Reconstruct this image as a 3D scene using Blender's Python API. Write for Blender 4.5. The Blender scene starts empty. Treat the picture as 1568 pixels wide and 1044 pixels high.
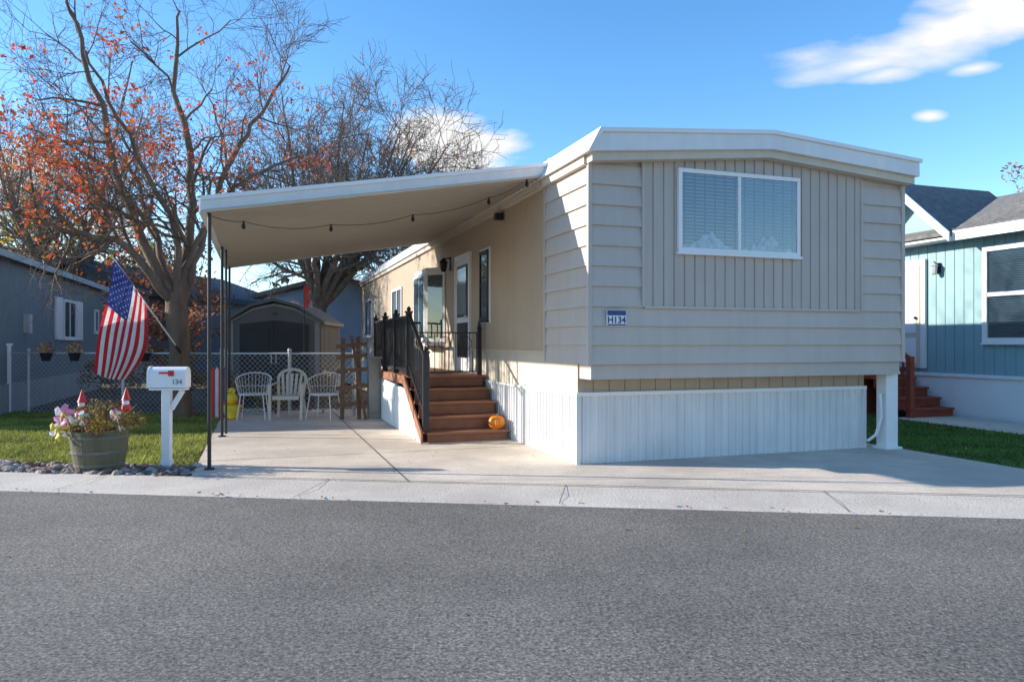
import bpy, math, random
import numpy as np
from mathutils import Vector, Matrix
rng = random.Random(7)
V = Vector
HB = (0.843, 7.995, 0.0); HR = math.radians(19.0)
def H(u, v, z=0.0):
    return V((HB[0]+.9455*u-.3256*v, HB[1]+.3256*u+.9455*v, z))

# ------------------------------------------------------------------ materials
MATS = {}
def mat(name, col, rough=.7, var=.12, scale=2.5, bump=0.0, bscale=60, metal=0, island=0.0, trans=0.0, stretch=None, spec=.4, streak=0.0, stain=0.0):
    if name in MATS: return MATS[name]
    m = bpy.data.materials.new(name); m.use_nodes = True
    nt = m.node_tree; N = nt.nodes; L = nt.links
    b = N['Principled BSDF']; b.inputs['Roughness'].default_value = rough
    b.inputs['Metallic'].default_value = metal
    b.inputs['Specular IOR Level'].default_value = spec
    MATS[name] = m
    fac = None
    def mul(a, c):
        if a is None: return c
        mm = N.new('ShaderNodeMath'); mm.operation = 'MULTIPLY'
        L.new(a, mm.inputs[0]); L.new(c, mm.inputs[1]); return mm.outputs[0]
    if island:
        g = N.new('ShaderNodeNewGeometry'); m2 = N.new('ShaderNodeMapRange')
        m2.inputs[3].default_value = 1-island; m2.inputs[4].default_value = 1+island
        L.new(g.outputs['Random Per Island'], m2.inputs[0]); fac = m2.outputs[0]
    tc = N.new('ShaderNodeTexCoord')
    vec = tc.outputs['Object']
    if stretch:
        mp = N.new('ShaderNodeMapping'); mp.inputs['Scale'].default_value = stretch
        L.new(vec, mp.inputs['Vector']); vec = mp.outputs['Vector']
    def noise(v_, s_, det, a, c, lo, hi):
        n = N.new('ShaderNodeTexNoise'); n.inputs['Scale'].default_value = s_; n.inputs['Detail'].default_value = det
        n.inputs['Roughness'].default_value = .65
        L.new(v_, n.inputs['Vector'])
        mr = N.new('ShaderNodeMapRange'); mr.inputs[1].default_value = a; mr.inputs[2].default_value = c
        mr.inputs[3].default_value = lo; mr.inputs[4].default_value = hi
        L.new(n.outputs['Fac'], mr.inputs[0]); return mr.outputs[0]
    fac = mul(fac, noise(vec, scale, 1 if island else 5, .3, .7, 1-var, 1+var))
    if stain:
        fac = mul(fac, noise(vec, .45, 6, .42, .60, 1-stain, 1.0))
        fac = mul(fac, noise(vec, 18, 4, .3, .5, 1-stain*.6, 1.0))
    if streak:
        mp2 = N.new('ShaderNodeMapping'); mp2.inputs['Scale'].default_value = (9, 9, .6)
        L.new(tc.outputs['Object'], mp2.inputs['Vector'])
        fac = mul(fac, noise(mp2.outputs[0], 1.0, 4, .3, .65, 1-streak, 1))
    vm = N.new('ShaderNodeVectorMath'); vm.operation = 'SCALE'
    vm.inputs[0].default_value = col[:3]
    L.new(fac, vm.inputs['Scale']); L.new(vm.outputs[0], b.inputs['Base Color'])
    if bump:
        nb = N.new('ShaderNodeTexNoise'); nb.inputs['Scale'].default_value = bscale; nb.inputs['Detail'].default_value = 3
        L.new(vec, nb.inputs['Vector'])
        bp = N.new('ShaderNodeBump'); bp.inputs['Strength'].default_value = bump; bp.inputs['Distance'].default_value = .02
        L.new(nb.outputs['Fac'], bp.inputs['Height']); L.new(bp.outputs[0], b.inputs['Normal'])
    if trans:
        tr = N.new('ShaderNodeBsdfTranslucent'); mx = N.new('ShaderNodeMixShader'); mx.inputs[0].default_value = trans
        L.new(vm.outputs[0], tr.inputs['Color'])
        L.new(b.outputs[0], mx.inputs[1]); L.new(tr.outputs[0], mx.inputs[2])
        L.new(mx.outputs[0], N['Material Output'].inputs['Surface'])
    return m

def glass(name, tint=(.55,.62,.68), refl=.25):
    m = bpy.data.materials.new(name); m.use_nodes = True
    nt = m.node_tree; N = nt.nodes; L = nt.links; N.remove(N['Principled BSDF'])
    t = N.new('ShaderNodeBsdfTransparent'); t.inputs[0].default_value = (*tint, 1)
    g = N.new('ShaderNodeBsdfGlossy'); g.inputs['Roughness'].default_value = .02
    tc = N.new('ShaderNodeTexCoord'); no = N.new('ShaderNodeTexNoise'); no.inputs['Scale'].default_value = 1.6
    L.new(tc.outputs['Object'], no.inputs['Vector'])
    bp = N.new('ShaderNodeBump'); bp.inputs['Strength'].default_value = .12; bp.inputs['Distance'].default_value = .02
    L.new(no.outputs['Fac'], bp.inputs['Height']); L.new(bp.outputs[0], g.inputs['Normal'])
    mx = N.new('ShaderNodeMixShader'); mx.inputs[0].default_value = refl
    L.new(t.outputs[0], mx.inputs[1]); L.new(g.outputs[0], mx.inputs[2]); L.new(mx.outputs[0], N['Material Output'].inputs['Surface'])
    return m

siding = mat('greige_siding', (.53,.465,.41), .6, .05, 1.5, streak=.07)
ribm = mat('greige_panel', (.49,.43,.38), .6, .05, 1.5, streak=.08)
tanp = mat('tan_panel', (.47,.37,.27), .6, .05, 1.5, streak=.06)
cream = mat('cream_trim', (.60,.53,.43), .6, .06, 2, streak=.06)
white = mat('white_paint', (.80,.80,.79), .45, .04, 2)
skirtw = mat('white_skirt_metal', (.76,.75,.735), .45, .05, 2, streak=.15, bump=.12, bscale=90)
fasw = mat('white_fascia_metal', (.74,.73,.72), .4, .06, 1.5, streak=.07)
awnm = mat('awning_metal', (.82,.77,.68), .45, .05, 1.2)
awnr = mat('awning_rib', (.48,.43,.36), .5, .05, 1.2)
dark = mat('black_metal', (.022,.022,.026), .4, .2, 8)
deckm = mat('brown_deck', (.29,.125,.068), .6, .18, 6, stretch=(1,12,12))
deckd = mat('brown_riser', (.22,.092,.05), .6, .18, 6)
concrete = mat('driveway_concrete', (.62,.54,.45), .85, .12, .9, .35, 45, stain=.15)
gutterc = mat('gutter_concrete', (.58,.52,.45), .85, .12, 1.3, .35, 45, stain=.12)
joint = mat('joint_dark', (.13,.11,.095), .9, .3, 5)
soil = mat('soil', (.13,.10,.065), .95, .35, 1.5, .6, 30)
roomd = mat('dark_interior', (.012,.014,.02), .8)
blind = mat('window_blind', (.05,.07,.12), .6, .25, 1.5)
blindl = mat('window_blind_light', (.15,.25,.31), .6, .25, 1.5)
reflm = mat('painted_reflection', (.30,.32,.36), .8, .7, 14)  # pale window reflection put in as colour
glassf = glass('window_glass', (.80,.84,.88), .15)
glassd = glass('door_glass', (.4,.42,.45), .15)
teal = mat('teal_siding', (.25,.40,.42), .6, .05, 1.5, streak=.05)
shingle = mat('gray_shingle', (.17,.165,.16), .9, .3, 9, .6, 40)
bluegray = mat('bluegray_siding', (.16,.21,.24), .6, .06, 1.5, streak=.06)
lightblue = mat('lightblue_siding', (.30,.40,.50), .6, .05, 1.5)
redwood = mat('red_stain', (.32,.065,.035), .6, .2, 5)
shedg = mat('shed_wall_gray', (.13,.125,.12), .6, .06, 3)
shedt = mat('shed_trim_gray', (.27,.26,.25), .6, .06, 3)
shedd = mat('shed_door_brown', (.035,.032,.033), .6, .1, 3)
galv = mat('galvanized_steel', (.50,.51,.52), .4, .1, 6, metal=.2)
barkm = mat('bark', (.17,.12,.085), .95, .35, 6, .8, 30, stretch=(1,1,.25))
bark2 = mat('bark_far', (.17,.13,.10), .95, .3, 6)
rustleaf = mat('rust_leaf', (.58,.15,.04), .7, .3, 1.5, island=.4, trans=.35)
redleaf = mat('red_leaf', (.58,.08,.035), .7, .3, 1.5, island=.35, trans=.35)
barrelm = mat('barrel_wood', (.11,.10,.06), .75, .3, 6, .4, 40, stretch=(1,1,.2))
hoopm = mat('barrel_hoop', (.13,.13,.11), .6, .2, 9)
orange = mat('pumpkin_orange', (.72,.23,.02), .5, .15, 8)
stem = mat('dry_stem', (.22,.17,.08), .9, .3, 9)
redp = mat('red_paint', (.55,.03,.03), .5, .1, 6)
yellow = mat('yellow_paint', (.80,.55,.03), .5, .1, 6)
pink = mat('pink_plastic', (.75,.30,.45), .5, .1, 6)
aqua = mat('aqua_plastic', (.25,.55,.55), .5)
plastic = mat('beige_plastic', (.58,.51,.42), .45, .06, 6)
rustic = mat('rustic_wood', (.17,.095,.055), .85, .3, 10, .5, 40)
flagr = mat('flag_red', (.60,.025,.04), .75, .08, 9, trans=.3)
flagw = mat('flag_white', (.80,.79,.78), .75, .05, 9, trans=.3)
flagb = mat('flag_blue', (.03,.05,.22), .75, .1, 9, trans=.25)
signblue = mat('sign_navy', (.02,.05,.18), .4, .05)
grayb = mat('gray_box', (.30,.285,.26), .6, .1, 4)

# ------------------------------------------------------------------ mesh builder
class MB:
    def __init__(s): s.v=[]; s.f=[]; s.m=[]; s.mats=[]; s.smooth=False; s.bevel=0
    def mi(s, m):
        if m not in s.mats: s.mats.append(m)
        return s.mats.index(m)
    def add(s, vs, fs, m):
        o=len(s.v); k=s.mi(m)
        s.v.extend([tuple(x) for x in vs])
        for f in fs: s.f.append([o+i for i in f]); s.m.append(k)
    def box(s, x0,x1,y0,y1,z0,z1,m):
        s.add([(x0,y0,z0),(x1,y0,z0),(x1,y1,z0),(x0,y1,z0),(x0,y0,z1),(x1,y0,z1),(x1,y1,z1),(x0,y1,z1)],
              [(0,3,2,1),(4,5,6,7),(0,1,5,4),(1,2,6,5),(2,3,7,6),(3,0,4,7)],m)
    def obox(s, c, ex, ey, ez, m):
        c=V(c);ex=V(ex);ey=V(ey);ez=V(ez)
        p=[c-ex-ey-ez,c+ex-ey-ez,c+ex+ey-ez,c-ex+ey-ez,c-ex-ey+ez,c+ex-ey+ez,c+ex+ey+ez,c-ex+ey+ez]
        s.add(p,[(0,3,2,1),(4,5,6,7),(0,1,5,4),(1,2,6,5),(2,3,7,6),(3,0,4,7)],m)
    def bar(s, a, b, w, h, m, up=(0,0,1)):
        a=V(a);b=V(b);d=(b-a);L=d.length;d.normalize();r=d.cross(V(up))
        if r.length<1e-4: r=V((1,0,0))
        r.normalize();u=r.cross(d)
        s.obox((a+b)/2,d*(L/2),r*(w/2),u*(h/2),m)
    def prism(s, poly, ax, a0, a1, m):
        def P(p,a):
            return {'x':(a,p[0],p[1]),'y':(p[0],a,p[1]),'z':(p[0],p[1],a)}[ax]
        n=len(poly); vs=[P(p,a0) for p in poly]+[P(p,a1) for p in poly]
        fs=[tuple(range(n)),tuple(range(2*n-1,n-1,-1))]+[(i,(i+1)%n,n+(i+1)%n,n+i) for i in range(n)]
        s.add(vs,fs,m)
    def quad(s,pts,m): s.add(pts,[tuple(range(len(pts)))],m)
    def tube(s, pts, rad, n, m, cap=False):
        pts=[V(p) for p in pts]; k=len(pts)
        if not hasattr(rad,'__len__'): rad=[rad]*k
        vs=[]
        d0=(pts[-1]-pts[0])
        ref=V((0,0,1)) if abs(d0.z)<.8*d0.length else V((1,.3,0))
        for i,p in enumerate(pts):
            d=(pts[min(i+1,k-1)]-pts[max(i-1,0)])
            a=d.cross(ref)
            if a.length<1e-6: a=V((1,0,0))
            a.normalize(); b=d.cross(a); 
            if b.length>0: b.normalize()
            for j in range(n):
                t=2*math.pi*j/n
                vs.append(p+a*(math.cos(t)*rad[i])+b*(math.sin(t)*rad[i]))
        fs=[]
        for i in range(k-1):
            for j in range(n):
                j2=(j+1)%n
                fs.append((i*n+j,i*n+j2,(i+1)*n+j2,(i+1)*n+j))
        if cap: fs.append(tuple(range(n))); fs.append(tuple(range((k-1)*n,k*n)))
        s.add(vs,fs,m)
    def lathe(s, c, prof, n, m, lobes=0, la=0):
        vs=[];fs=[];k=len(prof)
        for (r,z) in prof:
            for j in range(n):
                t=2*math.pi*j/n; rr=r*(1-la*abs(math.cos(t*lobes/2))**4) if lobes else r
                vs.append((c[0]+rr*math.cos(t),c[1]+rr*math.sin(t),c[2]+z))
        for i in range(k-1):
            for j in range(n):
                j2=(j+1)%n; fs.append((i*n+j,i*n+j2,(i+1)*n+j2,(i+1)*n+j))
        fs.append(tuple(range(n))); fs.append(tuple(range((k-1)*n,k*n)))
        s.add(vs,fs,m)
    def ball(s,c,r,m,n=10,sz=1.0):
        prof=[(max(.001,r*math.sin(math.pi*i/n)),-r*sz*math.cos(math.pi*i/n)) for i in range(n+1)]
        s.lathe(c,prof,n+4,m)
    def mesh(s,name):
        me=bpy.data.meshes.new(name); me.from_pydata(s.v,[],s.f); 
        for m in s.mats: me.materials.append(m)
        me.polygons.foreach_set('material_index',s.m)
        if s.smooth: me.polygons.foreach_set('use_smooth',[True]*len(me.polygons))
        me.update()
        ob=bpy.data.objects.new(name,me); bpy.context.collection.objects.link(ob)
        if s.bevel:
            b=ob.modifiers.new('bevel','BEVEL'); b.width=s.bevel; b.segments=2; b.limit_method='ANGLE'
        return ob
class Obj:
    def __init__(s,name,loc=(0,0,0),rz=0): s.name=name; s.parts={}; s.loc=loc; s.rz=rz; s.extra=[]
    def p(s,n,bevel=0,smooth=False):
        if n not in s.parts: s.parts[n]=MB(); s.parts[n].bevel=bevel; s.parts[n].smooth=smooth
        return s.parts[n]
    def done(s):
        if len(s.parts)==1 and not s.extra:
            mb=list(s.parts.values())[0]; o=mb.mesh(s.name); o.location=s.loc; o.rotation_euler=(0,0,s.rz); return o
        e=bpy.data.objects.new(s.name,None); e.empty_display_size=.2; bpy.context.collection.objects.link(e)
        e.location=s.loc; e.rotation_euler=(0,0,s.rz)
        for n,mb in s.parts.items():
            o=mb.mesh(n); o.parent=e
        for o in s.extra: o.parent=e
        return e
def HO(name): return Obj(name,HB,HR)

def lap(b,P,d,o,length,z0,n,h,m,lip=.02):
    P=V((*P,0));d=V((*d,0));o=V((*o,0))
    for i in range(n):
        za=z0+i*h; zb=za+h
        A=P+o*(lip+.004); C=P+o*.004
        b.add([A+V((0,0,za)),A+d*length+V((0,0,za)),C+d*length+V((0,0,zb)),C+V((0,0,zb)),
               P+V((0,0,za)),P+d*length+V((0,0,za))],
              [(0,1,2,3),(4,5,1,0),(4,0,3),(5,2,1)],m)
def ribbed(b,P,d,o,length,z0,z1,pitch,gw,depth,m,proud=.004,raised=False):
    P=V((*P,0));d=V((*d,0));o=V((*o,0))
    f0=z0 if callable(z0) else (lambda x:z0); f1=z1 if callable(z1) else (lambda x:z1)
    xs=[];x=0
    sl=gw*.25
    while x<length-1e-4:
        xe=min(x+pitch-gw,length); xs+= [(x,0),(xe,0)]
        if xe+gw<=length: xs+=[(xe+sl,1),(xe+gw-sl,1)]
        x=xe+gw
    if xs[-1][0]<length: xs.append((length,0))
    sgn=1 if raised else -1
    pts=[(P+d*x+o*(proud+(depth if not raised else 0)+sgn*k*depth),x) for x,k in xs]
    for i in range(len(pts)-1):
        (a,xa),(c,xc)=pts[i],pts[i+1]
        b.quad([a+V((0,0,f0(xa))),c+V((0,0,f0(xc))),c+V((0,0,f1(xc))),a+V((0,0,f1(xa)))],m)
def window(ob,P,d,o,w,z0,z1,fw=.05,mull=(.5,),blinds=True,frame=white,pre='window',gl=None,depth=.05,hm=(),two=False):
    fr=ob.p(pre+'_frame'); gg=ob.p(pre+'_glass'); bl=ob.p(pre+'_blinds')
    P=V((*P,0));d=V((*d,0));o=V((*o,0)); up=V((0,0,1))
    def bx(b,x0,x1,za,zb,y0,y1,m):
        c=P+d*((x0+x1)/2)+o*((y0+y1)/2)+up*((za+zb)/2)
        b.obox(c,d*((x1-x0)/2),o*((y1-y0)/2),up*((zb-za)/2),m)
    bx(fr,0,fw,z0,z1,.0,depth,frame); bx(fr,w-fw,w,z0,z1,.0,depth,frame)
    bx(fr,fw,w-fw,z0,z0+fw,.0,depth,frame); bx(fr,fw,w-fw,z1-fw,z1,.0,depth,frame)
    bx(fr,-.015,w+.015,z0-.03,z0-.001,0,depth+.02,frame)
    for t in mull: bx(fr,w*t-fw*.45,w*t+fw*.45,z0+fw,z1-fw,.0,depth*.85,frame)
    for t in hm:
        zz=z0+(z1-z0)*t; bx(fr,fw,w-fw,zz-fw*.4,zz+fw*.4,.0,depth*.8,frame)
    y=.036
    gg.quad([P+o*y+d*fw+up*(z0+fw),P+o*y+d*(w-fw)+up*(z0+fw),P+o*y+d*(w-fw)+up*(z1-fw),P+o*y+d*fw+up*(z1-fw)],gl or glassf)
    bx(bl,fw*.5,w-fw*.5,z0+fw*.5,z1-fw*.5,.001,.008,roomd)
    if blinds:
        n=int((z1-z0-2*fw)/.04)
        for i in range(n):
            z=z0+fw+.01+i*.04
            for xa,xb,mm in ([(fw,w*.487,blind),(w*.487,w-fw,blindl)] if two else [(fw,w-fw,blindl)]):
                a=P+o*.012+d*xa+up*z; c=P+o*.028+d*xa+up*(z+.024); e=d*(xb-xa)
                bl.quad([a,a+e,c+e,c],mm)
    if two:
        for x0,x1 in ((fw+.02,w*.487-.05),(w*.487+.05,w-fw-.02)):
            n=26; pts=[P+o*.031+d*x0+up*(z0+fw)]+[P+o*.031+d*x1+up*(z0+fw)]
            for i in range(n+1):
                t=1-i/n; pts.append(P+o*.031+d*(x0+(x1-x0)*t)+up*(z0+fw+.015+.17*math.exp(-((t-.5)/.26)**2)+.018*math.sin(t*37)))
            bl.quad(pts,reflm)  # ridge-shaped reflection painted low in each pane, behind the glass

# ------------------------------------------------------------------ camera, world, sun
cam=bpy.data.cameras.new('camera'); co=bpy.data.objects.new('camera',cam); bpy.context.collection.objects.link(co)
cam.lens=25.9; cam.sensor_width=36; cam.clip_end=2000; cam.shift_y=.0019
co.location=(0,0,1.4); co.rotation_euler=(math.radians(90),0,0); bpy.context.scene.camera=co
EL=math.radians(20.5)
tv=V((.994*math.cos(EL),-.11*math.cos(EL),-math.sin(EL)))
sl=bpy.data.lights.new('sun','SUN'); sl.energy=8.5; sl.angle=math.radians(.5); sl.color=(1,.92,.81)
so=bpy.data.objects.new('sun',sl); bpy.context.collection.objects.link(so)
so.rotation_euler=tv.to_track_quat('-Z','Y').to_euler(); so.location=(-30,8,20)
sc=bpy.context.scene
sc.view_settings.view_transform='Standard'; sc.view_settings.look='None'; sc.view_settings.exposure=0
w=bpy.data.worlds.new('World'); sc.world=w; w.use_nodes=True
nt=w.node_tree; N=nt.nodes; L=nt.links; bg=N['Background']; bg.inputs[1].default_value=.15
sky=N.new('ShaderNodeTexSky'); sky.sky_type='NISHITA'; sky.sun_disc=False
sky.sun_elevation=EL; sky.sun_rotation=math.atan2(-.994,.11)%(2*math.pi); sky.ozone_density=2.4; sky.air_density=.9; sky.dust_density=.1
tc=N.new('ShaderNodeTexCoord')
def math_(op,a,b=None,c=None,clamp=False):
    n=N.new('ShaderNodeMath'); n.operation=op; n.use_clamp=clamp
    for i,x in enumerate((a,b,c)):
        if x is None: continue
        if isinstance(x,(int,float)): n.inputs[i].default_value=x
        else: L.new(x,n.inputs[i])
    return n.outputs[0]
sep=N.new('ShaderNodeSeparateXYZ'); L.new(tc.outputs['Generated'],sep.inputs[0])
ay=math_('MAXIMUM',math_('ABSOLUTE',sep.outputs[1]),.05)
sx=math_('DIVIDE',sep.outputs[0],ay); sz=math_('DIVIDE',sep.outputs[2],ay)
cmb=N.new('ShaderNodeCombineXYZ'); L.new(math_('ADD',sx,math_('MULTIPLY',sz,-.5)),cmb.inputs[0]); L.new(math_('MULTIPLY',sz,2.6),cmb.inputs[1])
nz=N.new('ShaderNodeTexNoise'); nz.inputs['Scale'].default_value=5.5; nz.inputs['Detail'].default_value=8; nz.inputs['Roughness'].default_value=.52
L.new(cmb.outputs[0],nz.inputs['Vector'])
nzv=math_('MULTIPLY',math_('SUBTRACT',nz.outputs['Fac'],.47),2.8)
tot=None
for (cx,cz,wa,wb,ang,soft) in [(.585,.420,.20,.042,15,.85),(.48,.378,.12,.020,12,1.1),(.66,.455,.14,.055,18,.8),(.50,.362,.06,.014,8,1.0),(-.075,.272,.095,.052,-25,.45),(.567,.307,.024,.009,4,.9),(.63,.372,.035,.009,8,1.2),(-.67,.225,.07,.05,0,.8),(-.55,.16,.1,.03,0,.9)]:
    ca,sa=math.cos(math.radians(ang)),math.sin(math.radians(ang))
    dx=math_('SUBTRACT',sx,cx); dz=math_('SUBTRACT',sz,cz)
    a=math_('DIVIDE',math_('ADD',math_('MULTIPLY',dx,ca),math_('MULTIPLY',dz,sa)),wa)
    b=math_('DIVIDE',math_('SUBTRACT',math_('MULTIPLY',dz,ca),math_('MULTIPLY',dx,sa)),wb)
    r=math_('SQRT',math_('ADD',math_('MULTIPLY',a,a),math_('MULTIPLY',b,b)))
    val=math_('ADD',math_('SUBTRACT',1.0,r),nzv)
    mk=math_('DIVIDE',val,soft,clamp=True)
    lim=math_('DIVIDE',math_('SUBTRACT',1.9,r),.9,clamp=True)
    mk=math_('MULTIPLY',mk,lim)
    tot=mk if tot is None else math_('MAXIMUM',tot,mk)
hsv=N.new('ShaderNodeHueSaturation'); hsv.inputs['Saturation'].default_value=1.22; hsv.inputs['Value'].default_value=2.05; L.new(sky.outputs[0],hsv.inputs['Color'])
mx=N.new('ShaderNodeMixRGB'); L.new(tot,mx.inputs[0]); L.new(hsv.outputs[0],mx.inputs[1]); mx.inputs[2].default_value=(6.6,6.65,6.75,1)
L.new(mx.outputs[0],bg.inputs[0])

# ------------------------------------------------------------------ ground
def sheet(name,pts,z,m,thick=0):
    o=Obj(name); b=o.p(name)
    b.quad([(p[0],p[1],z) for p in pts],m)
    return o.done()
sheet('ground',[(-400,-400),(400,-400),(400,400),(-400,400)],0,soil)
am=bpy.data.materials.new('asphalt'); am.use_nodes=True
n_=am.node_tree; AN=n_.nodes; AL=n_.links; pb=AN['Principled BSDF']; pb.inputs['Roughness'].default_value=.85
t=AN.new('ShaderNodeTexCoord')
v1=AN.new('ShaderNodeTexVoronoi'); v1.inputs['Scale'].default_value=70
n1=AN.new('ShaderNodeTexNoise'); n1.inputs['Scale'].default_value=.5; n1.inputs['Detail'].default_value=7; n1.inputs['Roughness'].default_value=.6
n2=AN.new('ShaderNodeTexNoise'); n2.inputs['Scale'].default_value=50; n2.inputs['Detail'].default_value=5; n2.inputs['Roughness'].default_value=.8
for x in (v1,n1,n2): AL.new(t.outputs['Object'],x.inputs['Vector'])
cr=AN.new('ShaderNodeValToRGB'); cr.color_ramp.elements[0].position=.36; cr.color_ramp.elements[1].position=.68
cr.color_ramp.elements[0].color=(.052,.048,.043,1); cr.color_ramp.elements[1].color=(.40,.365,.32,1)
AL.new(n2.outputs['Fac'],cr.inputs[0])
cr1=AN.new('ShaderNodeValToRGB'); cr1.color_ramp.elements[0].position=.3; cr1.color_ramp.elements[1].position=.72
cr1.color_ramp.elements[0].color=(.70,.70,.70,1); cr1.color_ramp.elements[1].color=(1.3,1.28,1.25,1)
AL.new(n1.outputs['Fac'],cr1.inputs[0])
mu=AN.new('ShaderNodeMixRGB'); mu.blend_type='MULTIPLY'; mu.inputs[0].default_value=1
AL.new(cr.outputs[0],mu.inputs[1]); AL.new(cr1.outputs[0],mu.inputs[2])
crv=AN.new('ShaderNodeValToRGB'); crv.color_ramp.elements[0].color=(1.25,1.25,1.25,1); crv.color_ramp.elements[1].color=(.6,.6,.6,1); crv.color_ramp.elements[1].position=.7
AL.new(v1.outputs['Distance'],crv.inputs[0])
mu2=AN.new('ShaderNodeMixRGB'); mu2.blend_type='MULTIPLY'; mu2.inputs[0].default_value=1
AL.new(mu.outputs[0],mu2.inputs[1]); AL.new(crv.outputs[0],mu2.inputs[2]); AL.new(mu2.outputs[0],pb.inputs['Base Color'])
ab=AN.new('ShaderNodeBump'); ab.inputs['Strength'].default_value=.3; ab.inputs['Distance'].default_value=.006
AL.new(n2.outputs['Fac'],ab.inputs['Height']); AL.new(ab.outputs[0],pb.inputs['Normal'])
def RL(x,off=0): return 6.356-.1247*x+off
sheet('asphalt_road',[(-120,RL(-120,.02)),(-120,-9),(120,-30),(120,RL(120,.02))],.004,am)
def gut():
    o=Obj('concrete_gutter'); b=o.p('slab')
    X0,X1=-60,60
    prof=[(0,.003),(.06,.022),(.40,.012),(.78,.034)]
    for i in range(len(prof)-1):
        a,c=prof[i],prof[i+1]
        b.quad([(X0,RL(X0,a[0]),a[1]),(X1,RL(X1,a[0]),a[1]),(X1,RL(X1,c[0]),c[1]),(X0,RL(X0,c[0]),c[1])],gutterc)
    j=o.p('joints')
    x=-23.1
    while x<25:
        j.quad([(x,RL(x,.0),.0262),(x+.008,RL(x+.008,0),.0262),(x+.12,RL(x+.12,.78),.0382),(x+.112,RL(x+.112,.78),.0382)],joint)
        x+=2.35
    o.done()
gut()
pad=Obj('concrete_driveway'); b=pad.p('slab')
P=[H(-4.05,.886),H(4.45,-3.28),H(4.45,20.5),H(-.5,20.5),H(-.5,8.2),H(-4.05,8.2)]
b.quad([(p.x,p.y,.036) for p in P],concrete)
b.quad([(p[0],p[1],.0345) for p in [(5.0,6.48),(5.57,7.9),(30,4.9),(30,3.35)]],concrete)
j=pad.p('joints')
def line(a,c,wd=.012,z=.040):
    a=V((a.x,a.y,z));c=V((c.x,c.y,z));d=(c-a).normalized();n=V((-d.y,d.x,0))*wd/2
    j.quad([a-n,c-n,c+n,a+n],joint)
line(H(-2.0,-.1),H(-2.0,8.1),.014)
for v_ in (1.9,5.0): line(H(-4.04,v_),H(0,v_),.012)
line(H(-4.04,.93),H(4.44,-3.22),.012)
def crack(pts,wd):
    for a,c in zip(pts[:-1],pts[1:]): line(a,c,wd*rng.uniform(.5,1.3))
def wander(a,c,n,amp):
    out=[]
    for i in range(n+1):
        t=i/n; out.append(a.lerp(c,t)+V((rng.uniform(-amp,amp),rng.uniform(-amp,amp),0)))
    return out
crack(wander(H(-1.95,-.05),H(2.2,-1.3),16,.03),.006)
crack(wander(H(.3,-.6),H(3.0,-2.2),14,.04),.006)
crack(wander(H(1.0,-.8),H(4.2,-1.0),14,.03),.005)
crack(wander(H(-3.9,1.3),H(-2.0,.9),9,.03),.005)
pad.done()
sheet('neighbor_walkway',[H(7.3,-3),H(9.0,-3),H(9.0,3.3),H(7.6,3.3)],.02,gutterc)
sheet('gravel_bed',[(-20,RL(-20,.78)),(-3.28,RL(-3.28,.79)),(-3.62,8.42),(-20,9.95)],.012,mat('gravel',(.16,.12,.10),.95,.4,14,.8,40))
def rocks():
    o=Obj('river_rocks'); b=o.p('r',smooth=False)
    rm=[mat('rock_a',(.27,.21,.18),.9,.2,9,island=.4),mat('rock_b',(.21,.13,.105),.9,.2,9,island=.4),mat('rock_c',(.36,.32,.29),.9,.2,9,island=.3)]
    for i in range(1100):
        x=rng.uniform(-9.5,-3.35); y=RL(x,.78)+rng.random()*.64
        r=rng.uniform(.016,.048)*(1.4 if rng.random()<.1 else 1)
        vs=[]; n=7; m=rm[rng.randrange(3)]; a=rng.uniform(0,3); ex=rng.uniform(.7,1.3); k=5
        for q in range(k):
            ph=math.pi*(q+.15)/(k-.7); ph=min(ph,math.pi-.1)
            for jx in range(n):
                t=2*math.pi*jx/n+a; rr=r*math.sin(ph)*rng.uniform(.85,1.1)
                vs.append((x+rr*math.cos(t)*ex,y+rr*math.sin(t)/ex,.012+r*.45+r*.62*math.cos(ph)))
        fs=[(q*n+jx,q*n+(jx+1)%n,(q+1)*n+(jx+1)%n,(q+1)*n+jx) for q in range(k-1) for jx in range(n)]+[tuple(range(n))]
        b.add(vs,fs,m)
    o.done()
rocks()

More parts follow.
